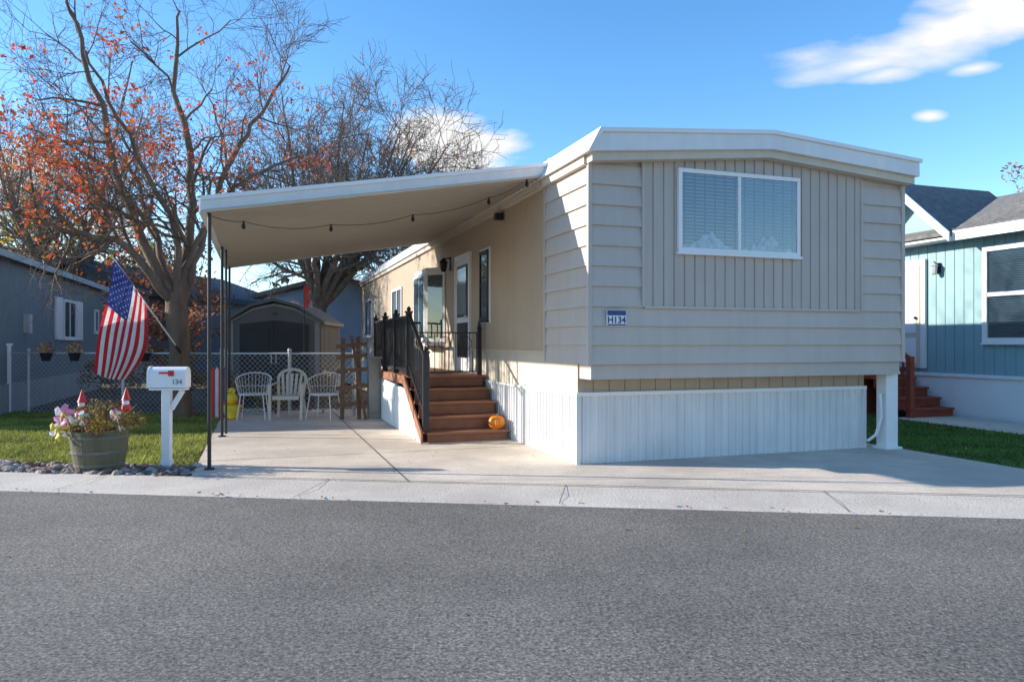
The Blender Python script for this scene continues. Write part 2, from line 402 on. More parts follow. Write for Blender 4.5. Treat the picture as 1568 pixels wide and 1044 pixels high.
lawnm=mat('lawn_base',(.11,.13,.035),.95,.35,2,.5,60)
def in_poly(x,y,poly):
    c=np.zeros(len(x),bool); n=len(poly)
    for i in range(n):
        x0,y0=poly[i][0],poly[i][1]; x1,y1=poly[(i+1)%n][0],poly[(i+1)%n][1]
        cond=((y0>y)!=(y1>y))&(x<(x1-x0)*(y-y0)/(y1-y0+1e-12)+x0); c^=cond
    return c
def lawn(name,poly,count,col,seed,hh=.045):
    sh=MB(); sh.quad([(p[0],p[1],.016) for p in poly],lawnm)
    o=sh.mesh('turf')
    r=np.random.default_rng(seed)
    xs=np.array([p[0] for p in poly]);ys=np.array([p[1] for p in poly])
    x=r.uniform(xs.min()-.05,xs.max()+.05,count);y=r.uniform(ys.min(),ys.max(),count)
    jx=x+r.normal(0,.05,count); k=in_poly(jx,y,poly);x=x[k];y=y[k];n=len(x)
    h=r.uniform(.5,1.2,n)*hh; a=r.uniform(0,2*np.pi,n); wd=r.uniform(.006,.011,n); lean=r.normal(0,.6,(n,2))*h[:,None]
    vs=np.zeros((n,3,3))
    vs[:,0]=np.stack([x-np.cos(a)*wd,y-np.sin(a)*wd,np.full(n,.014)],1)
    vs[:,1]=np.stack([x+np.cos(a)*wd,y+np.sin(a)*wd,np.full(n,.014)],1)
    vs[:,2]=np.stack([x+lean[:,0],y+lean[:,1],.016+h],1)
    me=bpy.data.meshes.new(name); me.vertices.add(3*n); me.vertices.foreach_set('co',vs.reshape(-1))
    me.loops.add(3*n); me.loops.foreach_set('vertex_index',np.arange(3*n,dtype=np.int32))
    me.polygons.add(n); me.polygons.foreach_set('loop_start',np.arange(0,3*n,3,dtype=np.int32)); me.polygons.foreach_set('loop_total',np.full(n,3,np.int32))
    me.materials.append(mat(name+'_blades',col,.7,.35,1.2,island=.35,trans=.3)); me.update(calc_edges=True)
    ob=bpy.data.objects.new('blades',me); bpy.context.collection.objects.link(ob)
    e=bpy.data.objects.new(name,None); bpy.context.collection.objects.link(e); o.parent=e; ob.parent=e
lp=[H(-4.08,1.7),H(-4.08,7.9),V((-14,15.4,0)),V((-14,9.4,0))]
lawn('front_lawn',lp,120000,(.28,.30,.06),1)
rp=[H(4.5,-1.55),H(7.25,-2.45),H(7.55,3.35),H(7.9,3.6),H(7.9,6.0),H(9,6.1),H(9,12),H(4.5,12)]
lawn('side_lawn',rp,100000,(.09,.19,.03),2)

def leaves():
    b=MB(); m=mat('fallen_leaf',(.32,.15,.05),.8,.3,3,island=.6)
    def lf(x,y,z,s):
        a=rng.uniform(0,6.3); t=rng.uniform(-.4,.4); d=V((math.cos(a),math.sin(a),t))*s; e=V((-math.sin(a),math.cos(a),rng.uniform(-.4,.4)))*s*.6
        c=V((x,y,z+s*.35)); b.quad([c-d,c+e,c+d,c-e],m)
    for i in range(2200):
        if i<1300: x=rng.uniform(-13,-4); y=rng.uniform(13.0,20); z=.02
        elif i<1500: x=rng.uniform(-9,-4.2); y=rng.uniform(8.6,13.7); z=.05
        elif i<1640:
            p=H(rng.uniform(-4,0),rng.uniform(.3,7.5)); x,y,z=p.x,p.y,.04
            if rng.random()<.7: continue
        elif i<1700:
            x=rng.uniform(-6,6); y=RL(x,rng.uniform(-.1,.1)); z=.02
        elif i<1712: x=rng.uniform(-5,5); y=rng.uniform(3.5,6); z=.006
        else:
            p=H(rng.uniform(4.5,8.8),rng.uniform(-1.5,8)); x,y,z=p.x,p.y,.05
            if rng.random()<.6: continue
        lf(x,y,z,rng.uniform(.012,.026))
    b.mesh('fallen_leaves')
leaves()

# ------------------------------------------------------------------ mobile home
h=HO('mobile_home'); c=h.p('wall_core')
def zw(u): return 3.38+.23*(1-abs(u-2.25)/2.25)
c.prism([(.02,1.0),(4.35,1.0),(4.35,3.45),(2.25,3.62),(.02,3.42)],'y',.01,20,siding)
c.box(.05,4.10,.34,19.8,.02,1.18,siding)
s=h.p('front_siding')
lap(s,(0,0),(1,0),(0,-1),4.37,1.166,3,.21,siding,.026)
lap(s,(0,0),(1,0),(0,-1),.639,1.796,7,.222,siding,.026)
lap(s,(3.707,0),(1,0),(0,-1),.663,1.796,7,.222,siding,.026)
s.quad([(0,-.029,1.166),(4.37,-.029,1.166),(4.37,.34,1.166),(0,.34,1.166)],siding)
s2=h.p('side_siding')
lap(s2,(0,1.26),(0,-1),(-1,0),1.26,1.166,3,.21,siding,.026)
lap(s2,(0,1.26),(0,-1),(-1,0),1.26,1.796,7,.222,siding,.026)
lap(s2,(4.36,0),(0,1),(1,0),20,1.166,10,.22,siding)
r=h.p('front_ribbed_panel')
ribbed(r,(.639,0),(1,0),(0,-1),3.068,1.80,lambda x: zw(.639+x),.135,.022,.013,ribm,.012)
r.box(.625,.655,-.038,0,1.80,3.43,siding); r.box(3.69,3.72,-.038,0,1.80,3.43,siding); r.box(.655,3.69,-.038,-.001,1.785,1.812,siding)
t=h.p('corner_trim'); t.box(-.032,.012,-.034,.012,1.16,3.40,siding); t.box(4.35,4.400,-.034,.02,1.16,3.42,siding)
t.box(-.034,-.001,1.245,1.275,1.166,3.33,siding)
sp=h.p('side_panel')
ribbed(sp,(0,20),(0,-1),(-1,0),20-1.27,1.30,3.34,.10,.012,.007,tanp,.004)
sp.box(-.022,-.001,1.275,20,1.275,1.30,cream)
sk=h.p('upper_skirt')
ribbed(sk,(.0,.33),(1,0),(0,-1),4.06,.83,1.165,.20,.014,.01,tanp,.0)
sk.box(.012,.04,1.27,19.9,.80,1.29,cream)
sk.box(.008,.04,.34,1.27,.80,1.165,cream)
ws=h.p('white_skirting')
ribbed(ws,(-.02,.31),(1,0),(0,-1),4.09,.03,.815,.102,.034,.018,skirtw,.0,True)
ribbed(ws,(0,19.8),(0,-1),(-1,0),19.8-.31,.03,.80,.102,.034,.016,skirtw,.002,True)
ws.box(-.035,4.085,.275,.33,.80,.842,white); ws.box(-.03,.008,.335,19.8,.79,.822,white)
ws.box(-.03,.02,.285,.325,.02,.80,skirtw); ws.box(4.05,4.085,.28,.33,.02,.80,skirtw); ws.box(4.06,4.1,.331,19.8,.02,.82,skirtw)
ws.box(-.03,4.09,.285,.33,.0,.035,galv)
rf=h.p('roof')
rf.prism([(-.093,3.43),(.052,3.66),(2.25,3.835),(4.455,3.68),(4.46,3.49),(2.25,3.645)],'y',-.20,20.1,fasw)
rf.prism([(-.03,3.56),(.045,3.685),(2.25,3.86),(4.48,3.705),(4.48,3.66),(2.25,3.815),(.06,3.64)],'y',-.225,-.201,white)
rf.prism([(-.115,3.425),(-.085,3.425),(.06,3.66),(.03,3.69)],'y',-.222,20.1,fasw)
for k_ in range(1,17): rf.prism([(-.122,3.42),(-.112,3.42),(.034,3.692),(.024,3.70)],'y',k_*1.22,k_*1.22+.05,white)
fz=h.p('frieze')
fz.prism([(-.04,3.34),(-.04,3.44),(2.25,3.66),(4.43,3.505),(4.43,3.40),(2.25,3.56)],'y',-.15,-.001,cream)
fz.box(-.07,-.001,.0,20,3.335,3.44,cream); fz.box(4.37,4.44,.001,20,3.38,3.5,cream)
rv=h.p('roof_vent')
for vv in (6,11,15.5): rv.lathe((1.4,vv,3.75),[(.06,0),(.06,.3),(.11,.31),(.11,.36)],10,galv)
window(h,(1.072,-.014),(1,0),(0,-1),1.67,2.43,3.37,.045,(.487,),True,white,'front_window',depth=.05,two=True)
window(h,(0,4.07),(0,-1),(-1,0),.46,1.75,2.85,.05,(),True,dark,'side_window',glassd,.05,(.5,))
h.p('side_window_frame').box(-.03,-.001,3.57,4.11,1.71,2.89,white)
window(h,(0,12.3),(0,-1),(-1,0),1.4,1.7,2.8,.06,(.5,),True,white,'bedroom_window',None,.05)
window(h,(0,17.6),(0,-1),(-1,0),1.6,1.6,2.8,.06,(.5,),True,white,'rear_window',None,.05)
by=h.p('bay_window'); by.prism([(0,6.45),(-.33,6.75),(-.33,7.85),(0,8.15)],'z',1.35,2.85,white)
window(h,(-.331,7.82),(0,-1),(-1,0),1.04,1.45,2.75,.05,(.5,),True,white,'bay_front',None,.03)
dd=V((.33,-.30,0)).normalized(); window(h,(-.325,6.745),(dd.x,dd.y),(-.673,-.74),.42,1.45,2.75,.045,(),True,white,'bay_side',None,.03)
dr=h.p('door')
dr.box(-.05,-.0,4.65,4.72,.92,2.94,white); dr.box(-.05,-.0,5.58,5.65,.92,2.94,white); dr.box(-.05,-.0,4.72,5.58,2.86,2.94,white)
dr.box(-.03,-.012,4.72,5.58,.92,2.86,white)
for z0,z1 in ((1.15,1.75),(1.85,2.75)):
    dr.box(-.044,-.03,4.82,5.48,z0,z1,dark)
dr.box(-.05,-.044,4.87,5.43,1.90,2.70,mat('door_panel_glass',(.25,.30,.33),.08,.1))
dr.ball((-.075,4.80,1.85),.03,galv,8)
lt=h.p('wall_lantern')
lt.box(-.03,-.015,6.05,6.15,2.75,3.0,dark); lt.bar((-.02,6.1,2.97),(-.14,6.1,2.97),.02,.02,dark)
lt.lathe((-.14,6.1,2.72),[(.03,0),(.055,.03),(.07,.17),(.09,.18),(.02,.25)],6,dark)
h.p('speaker').box(-.14,-.03,2.88,3.0,3.19,3.29,dark)
sg=h.p('number_sign')
sg.box(.185,.42,-.045,-.031,1.585,1.76,white); sg.box(.19,.415,-.0475,-.0452,1.70,1.755,signblue); sg.box(.19,.415,-.0475,-.0452,1.59,1.605,signblue)
def text(s_,size,loc,rot,m,name):
    cu=bpy.data.curves.new(name,'FONT'); cu.body=s_; cu.size=size; cu.extrude=.001; cu.align_x='CENTER'; cu.offset=.0025
    o=bpy.data.objects.new(name,cu); bpy.context.collection.objects.link(o); o.location=loc; o.rotation_euler=rot; cu.materials.append(m); return o
h.extra.append(text('H134',.10,(.303,-.0475,1.617),(math.radians(90),0,0),signblue,'number_text'))
ps=h.p('corner_support')
ps.box(4.23,4.42,.10,.26,.05,1.16,white); ps.box(4.21,4.44,.08,.28,1.0,1.03,white); ps.box(4.19,4.46,.06,.30,.0,.06,white)
h.p('drain_pipe',smooth=True).tube([(4.02,.2,.14),(4.12,.16,.22),(4.18,.13,.45),(4.15,.12,.75)],.02,8,white)
h.p('door_mat').box(-.9,-.3,4.7,5.3,.905,.92,stem)
h.done()

# ------------------------------------------------------------------ awning
a=HO('carport_awning'); b=a.p('deck_sheet')
def zu(u): return 3.46+(u/3.92)*(3.46-2.82)
b.prism([(-3.93,zu(-3.93)+.03),(0.10,zu(.1)+.03),(.10,zu(.1)+.07),(-3.93,zu(-3.93)+.07)],'y',1.24,7.5,awnm)
v_=1.30; rb=a.p('underside_ribs')
while v_<7.45:
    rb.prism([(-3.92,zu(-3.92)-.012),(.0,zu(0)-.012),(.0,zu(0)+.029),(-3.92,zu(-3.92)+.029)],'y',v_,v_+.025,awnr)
    rb.prism([(-3.92,zu(-3.92)+.012),(.0,zu(0)+.012),(.0,zu(0)+.029),(-3.92,zu(-3.92)+.029)],'y',v_+.085,v_+.105,awnm)
    v_+=.165
fa=a.p('fascia')
for y0,y1 in ((1.19,1.235),(7.501,7.54)):
    fa.prism([(-3.98,zu(-3.98)-.02),(.0,zu(0)+.0),(.10,zu(.1)+.0),(.10,zu(.1)+.15),(-3.98,zu(-3.98)+.14)],'y',y0,y1,fasw)
fa.prism([(-3.98,zu(-3.98)+.105),(.09,zu(.09)+.125),(.09,zu(.09)+.165),(-3.98,zu(-3.98)+.15)],'y',1.17,1.189,white)
fa.prism([(-3.98,zu(-3.98)-.02),(.0,zu(0)+.0),(.0,zu(0)+.02),(-3.98,zu(-3.98)+.0)],'y',1.175,1.189,awnr)
fa.box(-4.0,-3.935,1.237,7.5,2.79,2.95,fasw)
fa.box(-.10,-.075,1.3,7.5,3.36,3.46,cream)
po=a.p('posts',smooth=True)
for vv in (1.30,4.25,7.2):
    po.tube([(-3.9,vv,.03),(-3.9,vv,2.80)],.021,8,dark); po.box(-3.95,-3.85,vv-.05,vv+.05,.036,.05,dark)
po.tube([(-3.86,4.6,.03),(-3.86,4.6,2.80)],.018,6,dark)
po.tube([(-3.9,5.7,.03),(-3.9,5.7,2.80)],.018,6,white)
a.done()
sl_=HO('string_lights'); b=sl_.p('cord'); bb=sl_.p('bulbs',smooth=True)
pts=[(-3.9,1.4,2.79),(-3.56,1.7,2.79),(-2.51,2.5,2.93),(-1.47,2.34,3.09),(-.56,1.89,3.29),(-.25,1.3,3.42)]
for k_,(p0,p1) in enumerate(zip(pts[:-1],pts[1:])):
    p0=V(p0);p1=V(p1); L_=[]
    for i in range(9):
        t_=i/8; q=p0.lerp(p1,t_); q.z-=.05*4*t_*(1-t_)*(p1-p0).length; L_.append(q)
    b.tube(L_,.004,4,dark)
    q=p1; bb.lathe((q.x,q.y,q.z-.09),[(.008,0),(.024,.02),(.024,.045),(.012,.07),(.012,.095)],8,dark)
sl_.done()

# ------------------------------------------------------------------ porch deck
d=HO('porch_deck'); b=d.p('steps',bevel=.006)
for i in range(4):
    v0=2.55+.30*i; z=.18*(i+1)
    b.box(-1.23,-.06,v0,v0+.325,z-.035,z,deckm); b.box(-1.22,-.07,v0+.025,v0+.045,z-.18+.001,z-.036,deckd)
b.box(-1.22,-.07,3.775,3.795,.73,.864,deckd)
pl=d.p('platform',bevel=.005)
for k in range(25):
    v0=3.75+k*.143
    if v0>7.2: break
    pl.box(-1.27,-.03,v0,v0+.137,.865,.90,deckm)
st=d.p('side_skirt')
st.prism([(2.56,.01),(3.76,.70),(7.3,.80),(7.3,.01)],'x',-1.30,-1.275,white)
ribbed(st,(-1.30,7.3),(0,-1),(-1,0),3.54,.03,.70,.15,.03,.01,white,.002,True)
st.prism([(2.50,.02),(2.50,.18),(3.76,.90),(7.3,.90),(7.3,.78),(3.84,.78)],'x',-1.325,-1.301,deckm)
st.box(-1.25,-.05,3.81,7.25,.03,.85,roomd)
rl=d.p('railing',bevel=.004)
def post(u,v,z0,z1,w_=.085):
    rl.box(u-w_/2,u+w_/2,v-w_/2,v+w_/2,z0,z1,dark); rl.box(u-w_*.65,u+w_*.65,v-w_*.65,v+w_*.65,z1,z1+.025,dark)
    rl.lathe((u,v,z1+.025),[(.02,0),(.035,.02),(.03,.05),(.005,.075)],8,dark)
pv=[3.85,4.95,6.05,7.2]
for v_ in pv: post(-1.23,v_,.90,1.86)
post(-1.23,2.66,.18,1.26)
for a_,c_ in zip(pv[:-1],pv[1:]):
    for z in (1.80,.99): rl.bar((-1.23,a_+.05,z),(-1.23,c_-.05,z),.05,.04,dark)
    n=9
    for i in range(1,n): 
        y=a_+(c_-a_)*i/n; rl.box(-1.24,-1.22,y-.01,y+.01,1.0,1.79,dark)
rl.bar((-1.23,2.66,1.18),(-1.23,3.82,1.82),.05,.045,dark); rl.bar((-1.23,2.70,.42),(-1.23,3.82,1.06),.04,.035,dark)
for i in range(1,9):
    t_=i/9; y=2.68+(3.82-2.68)*t_; z=.44+.62*t_; rl.box(-1.24,-1.22,y-.01,y+.01,z,z+.75,dark)
post(-.10,3.88,.90,1.62,.06)
rl.bar((-1.19,7.2,1.80),(-.05,7.2,1.80),.05,.04,dark)
for i in range(1,9): rl.box(-1.19+i*.125,-1.175+i*.125,7.19,7.21,.95,1.79,dark)
gt=d.p('gate')
gt.bar((-1.15,3.9,1.56),(-.14,3.9,1.56),.018,.018,dark); gt.bar((-1.15,3.9,.95),(-.14,3.9,.95),.018,.018,dark)
for i in range(10): gt.tube([(-1.15+i*.112,3.9,.95),(-1.15+i*.112,3.9,1.56)],.007,5,dark)
for k in range(3):
    cx=-1.0+k*.34; gt.tube([(cx+.1*math.cos(q),3.9,1.4+.1*math.sin(q)) for q in [i*math.pi/6 for i in range(13)]],.006,4,dark)
d.done()
pk=Obj('pumpkin',H(-.20,2.68,.181)); b=pk.p('body',smooth=True)
b.lathe((0,0,0),[(.04,.0),(.095,.025),(.12,.075),(.12,.12),(.095,.165),(.05,.185),(.012,.175)],40,orange,10,.16)
pk.p('stem').tube([(0,0,.17),(.01,0,.2),(.03,.01,.23)],[.016,.011,.009],6,stem,True); pk.done()

# ------------------------------------------------------------------ mailbox
m_=Obj('mailbox',(-3.85,8.22,0),math.radians(4)); b=m_.p('post',bevel=.006)
b.box(-.045,.045,-.045,.045,.0,.90,white); b.box(-.055,.055,-.055,.055,.0,.10,white)
b.bar((.045,0,.66),(.17,0,.87),.05,.05,white); b.box(-.17,.22,-.07,.07,.875,.90,white)
bx=m_.p('box')
prof=[(-.085,.905),(.085,.905),(.085,1.05)]+[(.085*math.cos(q),1.05+.085*math.sin(q)) for q in [math.pi*i/10 for i in range(1,10)]]+[(-.085,1.05)]
bx.prism(prof,'x',-.17,.23,white)
prof2=[(y*1.05,(z-1.0)*1.05+1.0) for y,z in prof]; bx.prism(prof2,'x',-.185,-.165,white)
fl=m_.p('flag'); fl.box(-.05,.10,-.098,-.091,1.06,1.08,redp); fl.box(.05,.11,-.0985,-.091,1.035,1.095,redp)
m_.extra.append(text('134',.075,(.14,-.0875,.945),(math.radians(90),0,0),grayb,'numbers')); m_.done()

# ------------------------------------------------------------------ leaf helpers
def clump(b,c,rad,n,size,m,flat=1.0):
    for i in range(n):
        while True:
            q=V((rng.uniform(-1,1),rng.uniform(-1,1),rng.uniform(-1,1)))
            if q.length<1: break
        p=V(c)+V((q.x*rad,q.y*rad,q.z*rad*flat)); s_=size*rng.uniform(.6,1.3)
        a_=V((rng.gauss(0,1),rng.gauss(0,1),rng.gauss(0,1))).normalized(); e=a_.orthogonal().normalized()
        mm=m if not isinstance(m,list) else rng.choice(m)
        b.quad([p-a_*s_,p+e*s_*.55,p+a_*s_,p-e*s_*.55],mm)

bp_=Obj('barrel_planter',(-4.48,8.0,.02)); b=bp_.p('barrel',smooth=False)
b.lathe((0,0,0),[(.225,0),(.25,.1),(.27,.22),(.285,.36),(.288,.44),(.262,.44),(.255,.40),(.01,.40)],26,barrelm)
hp=bp_.p('hoops')
for z,r_ in ((.06,.243),(.20,.270),(.36,.289)):
    hp.lathe((0,0,z),[(r_-.004,0),(r_+.005,.002),(r_+.007,.03),(r_-.003,.032)],26,hoopm)
pl_=bp_.p('plants')
dry=[mat('dry_plant',(.32,.22,.06),.9,.3,8,island=.5,trans=.2),mat('olive_plant',(.15,.15,.05),.9,.3,8,island=.5,trans=.2),mat('rust_plant',(.27,.12,.05),.9,.3,8,island=.5,trans=.2)]
for i in range(60):
    a_=rng.uniform(0,6.3); rr=.38*math.sqrt(rng.random()); clump(pl_,(rr*math.cos(a_)+.03,rr*math.sin(a_),.45+rng.uniform(0,.26)*(1.3-rr*2.4)),.08,34,.015,dry)
for i in range(80):
    a_=rng.uniform(0,6.3); rr=rng.uniform(.1,.42); pl_.tube([(0.3*rr*math.cos(a_),.3*rr*math.sin(a_),.42),(rr*math.cos(a_),rr*math.sin(a_),.5+rng.uniform(0,.22))],.003,3,dry[0])
de=bp_.p('ornaments')
def gnome(x,y,z,hc):
    de.tube([(x,y,.42),(x,y,z)],.006,4,stem)
    de.lathe((x,y,z-.05),[(.03,0),(.05,.03),(.045,.07),(.02,.09)],10,hc)
    de.ball((x,y-.01,z+.05),.035,white,8); de.ball((x,y-.045,z+.07),.012,pink,6); de.lathe((x,y,z+.075),[(.048,0),(.03,.05),(.016,.10),(.002,.14)],10,hc)
gnome(-.20,.02,.66,redp); gnome(.26,.06,.68,redp)
def pinw(x,y,z,r_,cols,n=6):
    de.tube([(x,y+.12,.38),(x,y+.01,z)],.005,4,white)
    for i in range(n):
        a0=i*2*math.pi/n+.3; c0=V((x,y,z)); d0=V((math.cos(a0),0,math.sin(a0))); e0=V((-math.sin(a0),0,math.cos(a0)))
        de.quad([c0,c0+d0*r_*.45+e0*r_*.42+V((0,-.025,0)),c0+d0*r_*.95+e0*r_*.2,c0+d0*r_*.9-e0*r_*.15,c0+d0*r_*.4-e0*r_*.1+V((0,.01,0))],cols[i%len(cols)])
    de.ball((x,y-.02,z),r_*.2,yellow,6)
pinw(-.22,-.26,.62,.13,[pink,pink,flagw]); pinw(-.31,-.22,.46,.11,[yellow,flagw]); pinw(-.02,-.30,.60,.085,[aqua,flagw,pink]); pinw(.13,-.28,.52,.07,[orange,yellow]); pinw(.27,-.18,.62,.07,[flagw,pink])
bp_.done()

# ------------------------------------------------------------------ fences
def fence(name,A,B,hgt=1.22,posts=3):
    o=Obj(name); A=V((*A,0));B=V((*B,0)); L_=(B-A).length; d_=(B-A).normalized()
    b=o.p('posts',smooth=True)
    for i in range(posts+1):
        p=A.lerp(B,i/posts); b.tube([p,p+V((0,0,hgt+.03))],.032,8,galv); b.ball((p.x,p.y,hgt+.04),.038,galv,6)
    b.tube([A+V((0,0,hgt-.02)),B+V((0,0,hgt-.02))],.022,6,galv)
    w_=o.p('wire_mesh'); s_=.10; hh=hgt-.05; x=-hh
    while x<L_:
        for sg_ in (1,-1):
            x0,x1=(x,x+hh); z0,z1=(.03,.03+hh)
            if x0<0: z0+=-x0; x0=0
            if x1>L_: z1-=x1-L_; x1=L_
            if x1<=x0: continue
            if sg_==1: w_.tube([A+d_*x0+V((0,0,z0)),A+d_*x1+V((0,0,z1))],.0034,3,galv)
            else: w_.tube([A+d_*x0+V((0,0,hh+.06-z0)),A+d_*x1+V((0,0,hh+.06-z1))],.0034,3,galv)
        x+=s_
    o.done()
fence('chain_link_fence',(-13.5,15.0),(-5.5,13.95),1.22,4)
fence('chain_link_fence',(-5.4,13.9),(-2.95,13.75),1.22,2)

# ------------------------------------------------------------------ storage shed
s_=Obj('storage_shed',(-5.16,16.0,0),math.radians(3)); b=s_.p('walls')
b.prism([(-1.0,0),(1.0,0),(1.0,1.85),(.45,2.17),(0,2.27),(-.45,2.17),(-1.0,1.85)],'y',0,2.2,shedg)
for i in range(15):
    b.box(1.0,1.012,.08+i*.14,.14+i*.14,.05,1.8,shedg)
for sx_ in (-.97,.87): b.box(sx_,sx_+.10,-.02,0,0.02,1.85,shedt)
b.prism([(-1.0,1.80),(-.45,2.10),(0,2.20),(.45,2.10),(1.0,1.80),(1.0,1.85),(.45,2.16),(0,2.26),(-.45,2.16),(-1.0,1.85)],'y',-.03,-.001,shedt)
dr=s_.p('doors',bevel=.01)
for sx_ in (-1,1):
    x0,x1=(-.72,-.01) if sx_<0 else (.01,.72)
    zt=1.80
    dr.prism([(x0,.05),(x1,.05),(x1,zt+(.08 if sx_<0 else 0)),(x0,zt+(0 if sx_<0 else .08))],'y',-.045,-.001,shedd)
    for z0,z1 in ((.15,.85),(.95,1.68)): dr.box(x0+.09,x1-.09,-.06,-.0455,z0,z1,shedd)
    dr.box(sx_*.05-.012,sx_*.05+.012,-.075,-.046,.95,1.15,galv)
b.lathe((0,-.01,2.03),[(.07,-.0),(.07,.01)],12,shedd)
r=s_.p('roof')
r.prism([(-1.10,1.80),(-1.10,1.86),(-.5,2.24),(0,2.37),(.5,2.24),(1.10,1.86),(1.10,1.80),(.48,2.18),(0,2.30),(-.48,2.18)],'y',-.12,2.3,mat('shed_roof',(.13,.12,.115),.6,.1,4))
s_.done()

# ------------------------------------------------------------------ chairs etc.
def wire_chair(loc,rz):
    o=Obj('wire_patio_chair',loc,rz); b=o.p('frame',smooth=True)
    def ring(cx,cy,z,rx,ry,r_=.008,n=18,a0=0,a1=2*math.pi): b.tube([(cx+rx*math.cos(a0+(a1-a0)*i/n),cy+ry*math.sin(a0+(a1-a0)*i/n),z) for i in range(n+1)],r_,5,white)
    ring(0,0,.44,.25,.23,.012)
    for i in range(-4,5): 
        x=i*.052; y=.23*math.sqrt(max(0,1-(x/.25)**2)); b.tube([(x,-y,.44),(x,y,.44)],.004,4,white)
    back=[(.31*math.cos(q),.27*math.sin(q),.70+.12*max(0,math.sin(q))) for q in [math.radians(-20+220*i/18) for i in range(19)]]
    b.tube(back,.011,5,white)
    for i in range(0,19):
        q=math.radians(-20+220*i/18); p=back[i]; b.tube([(.25*math.cos(q),.23*math.sin(q),.44),p],.004,4,white)
    mid=[((.28*math.cos(q)),.25*math.sin(q),.58) for q in [math.radians(-20+220*i/18) for i in range(19)]]; b.tube(mid,.005,4,white)
    for sx_ in (-1,1):
        for sy in (-1,1): b.tube([(sx_*.19,sy*.17,.44),(sx_*.24,sy*.23,.0)],.010,5,white)
    ring(0,0,.16,.21,.2,.005)
    o.done()
wire_chair((-4.67,13.3,.036),math.radians(10)); wire_chair((-3.38,13.25,.036),math.radians(-12))
def plastic_chair(loc,rz):
    o=Obj('plastic_lawn_chair',loc,rz); b=o.p('shell',bevel=.006)
    b.prism([(-.23,-.22),(.23,-.22),(.21,.20),(-.21,.20)],'z',.40,.425,plastic)
    b.box(-.23,.23,-.235,-.215,.355,.425,plastic)
    for i in range(5):
        x=-.15+i*.075; b.bar((x*.9,.20,.41),(x*1.15,.30,.80),.05,.012,plastic,(0,1,0))
    arc=[(.25*math.cos(q),.30+.02*math.sin(q),.70+.18*math.sin(q)) for q in [math.pi*i/12 for i in range(13)]]
    for p0,p1 in zip(arc[:-1],arc[1:]): b.bar(p0,p1,.05,.05,plastic,(0,1,0))
    for sx_ in (-1,1):
        b.bar((sx_*.22,.20,.41),(sx_*.25,.30,.72),.045,.035,plastic,(0,1,0))
        b.bar((sx_*.25,.28,.64),(sx_*.28,-.20,.62),.055,.025,plastic)
        b.bar((sx_*.28,-.19,.62),(sx_*.27,-.24,.0),.05,.035,plastic,(0,1,0))
        b.bar((sx_*.21,.18,.42),(sx_*.25,.30,.0),.05,.035,plastic,(0,1,0))
    o.done()
plastic_chair((-4.02,13.25,.036),math.radians(4))
ch=Obj('chick_planter',(-5.02,13.2,.036)); b=ch.p('pot',smooth=True)
b.lathe((0,0,0),[(.10,0),(.15,.18),(.17,.26),(.14,.26)],14,yellow); b.ball((0,0,.36),.10,yellow,10,1.1); b.ball((0,-.02,.50),.065,yellow,10)
b.lathe((0,-.09,.49),[(.02,-.01),(.012,.01)],6,orange); b.ball((-.03,-.075,.52),.01,dark,5); b.ball((.03,-.075,.52),.01,dark,5)
b.ball((-.14,-.05,.30),.04,redp,6); b.ball((.14,-.05,.30),.04,redp,6); b.lathe((0,0,.54),[(.03,0),(.001,.05)],6,redp); b.box(-.11,-.02,-.14,.02,.0,.03,orange); b.box(.02,.11,-.14,.02,0,.03,orange)
ch.done()
rk=Obj('rustic_ladder_trellis',(-2.86,13.2,.036),math.radians(8)); b=rk.p('frame')
b.bar((-.18,0,0),(-.16,.02,1.45),.07,.06,rustic,(0,1,0)); b.bar((.12,0,0),(.10,.02,1.48),.07,.06,rustic,(0,1,0))
b.bar((.24,-.1,0),(-.02,.02,1.5),.05,.045,rustic,(0,1,0))
for z in (.25,.55,.85,1.1,1.3): b.bar((-.28,-.03,z),(.26,-.03,z+.05),.035,.07,rustic)
clump(rk.p('vine'),(0,-.05,.5),.22,120,.02,dry,1.8); rk.done()
gb=Obj('utility_cabinet',(-2.50,13.35,.036),HR); b=gb.p('c',bevel=.01); b.box(-.11,.11,-.12,.12,0,1.08,grayb); b.box(-.13,.13,-.14,.14,1.08,1.12,grayb); b.box(-.08,.08,-.128,-.1205,.1,1.0,grayb); gb.done()
pkf=Obj('painted_picket_sign',(-5.35,13.45,0),0); b=pkf.p('pickets')
for i,mm in enumerate([redp,flagw,redp,flagb]): b.prism([(-.14+i*.07,0),(-.08+i*.07,0),(-.08+i*.07,.9),(-.11+i*.07,.96),(-.14+i*.07,.9)],'y',0,.02,mm)
b.box(-.15,.14,.021,.04,.3,.36,white); pkf.done()
wp=Obj('white_gate_post',(-10.0,14.42,0)); b=wp.p('p',bevel=.008); b.box(-.12,.12,-.12,.12,0,1.35,white); b.box(-.14,.14,-.14,.14,1.35,1.39,white); b.lathe((0,0,1.39),[(.08,0),(.06,.05),(.005,.09)],8,white); wp.done()
for (x,y) in ((-9.05,14.36),(-8.45,14.28),(-7.0,14.09)):
    o=Obj('hanging_flower_pot',(x,y-.05,1.05)); b=o.p('pot'); b.lathe((0,0,0),[(.07,0),(.11,.14),(.12,.16),(.1,.16)],12,dark)
    clump(o.p('flowers'),(0,0,.22),.15,110,.025,[orange,redp,dry[1],yellow]); o.done()
gf=Obj('garden_flag',(-3.95,14.0,0)); b=gf.p('cloth'); b.tube([(0,0,0),(0,0,2.55)],.012,6,dark); 
for i in range(6): b.quad([(.0,-.01,2.5-i*.07),(.10+.02*math.sin(i*2),-.02,2.47-i*.07),(.10+.02*math.sin(i*2+2),-.02,2.40-i*.07),(0,-.01,2.43-i*.07)],redp)
gf.done()

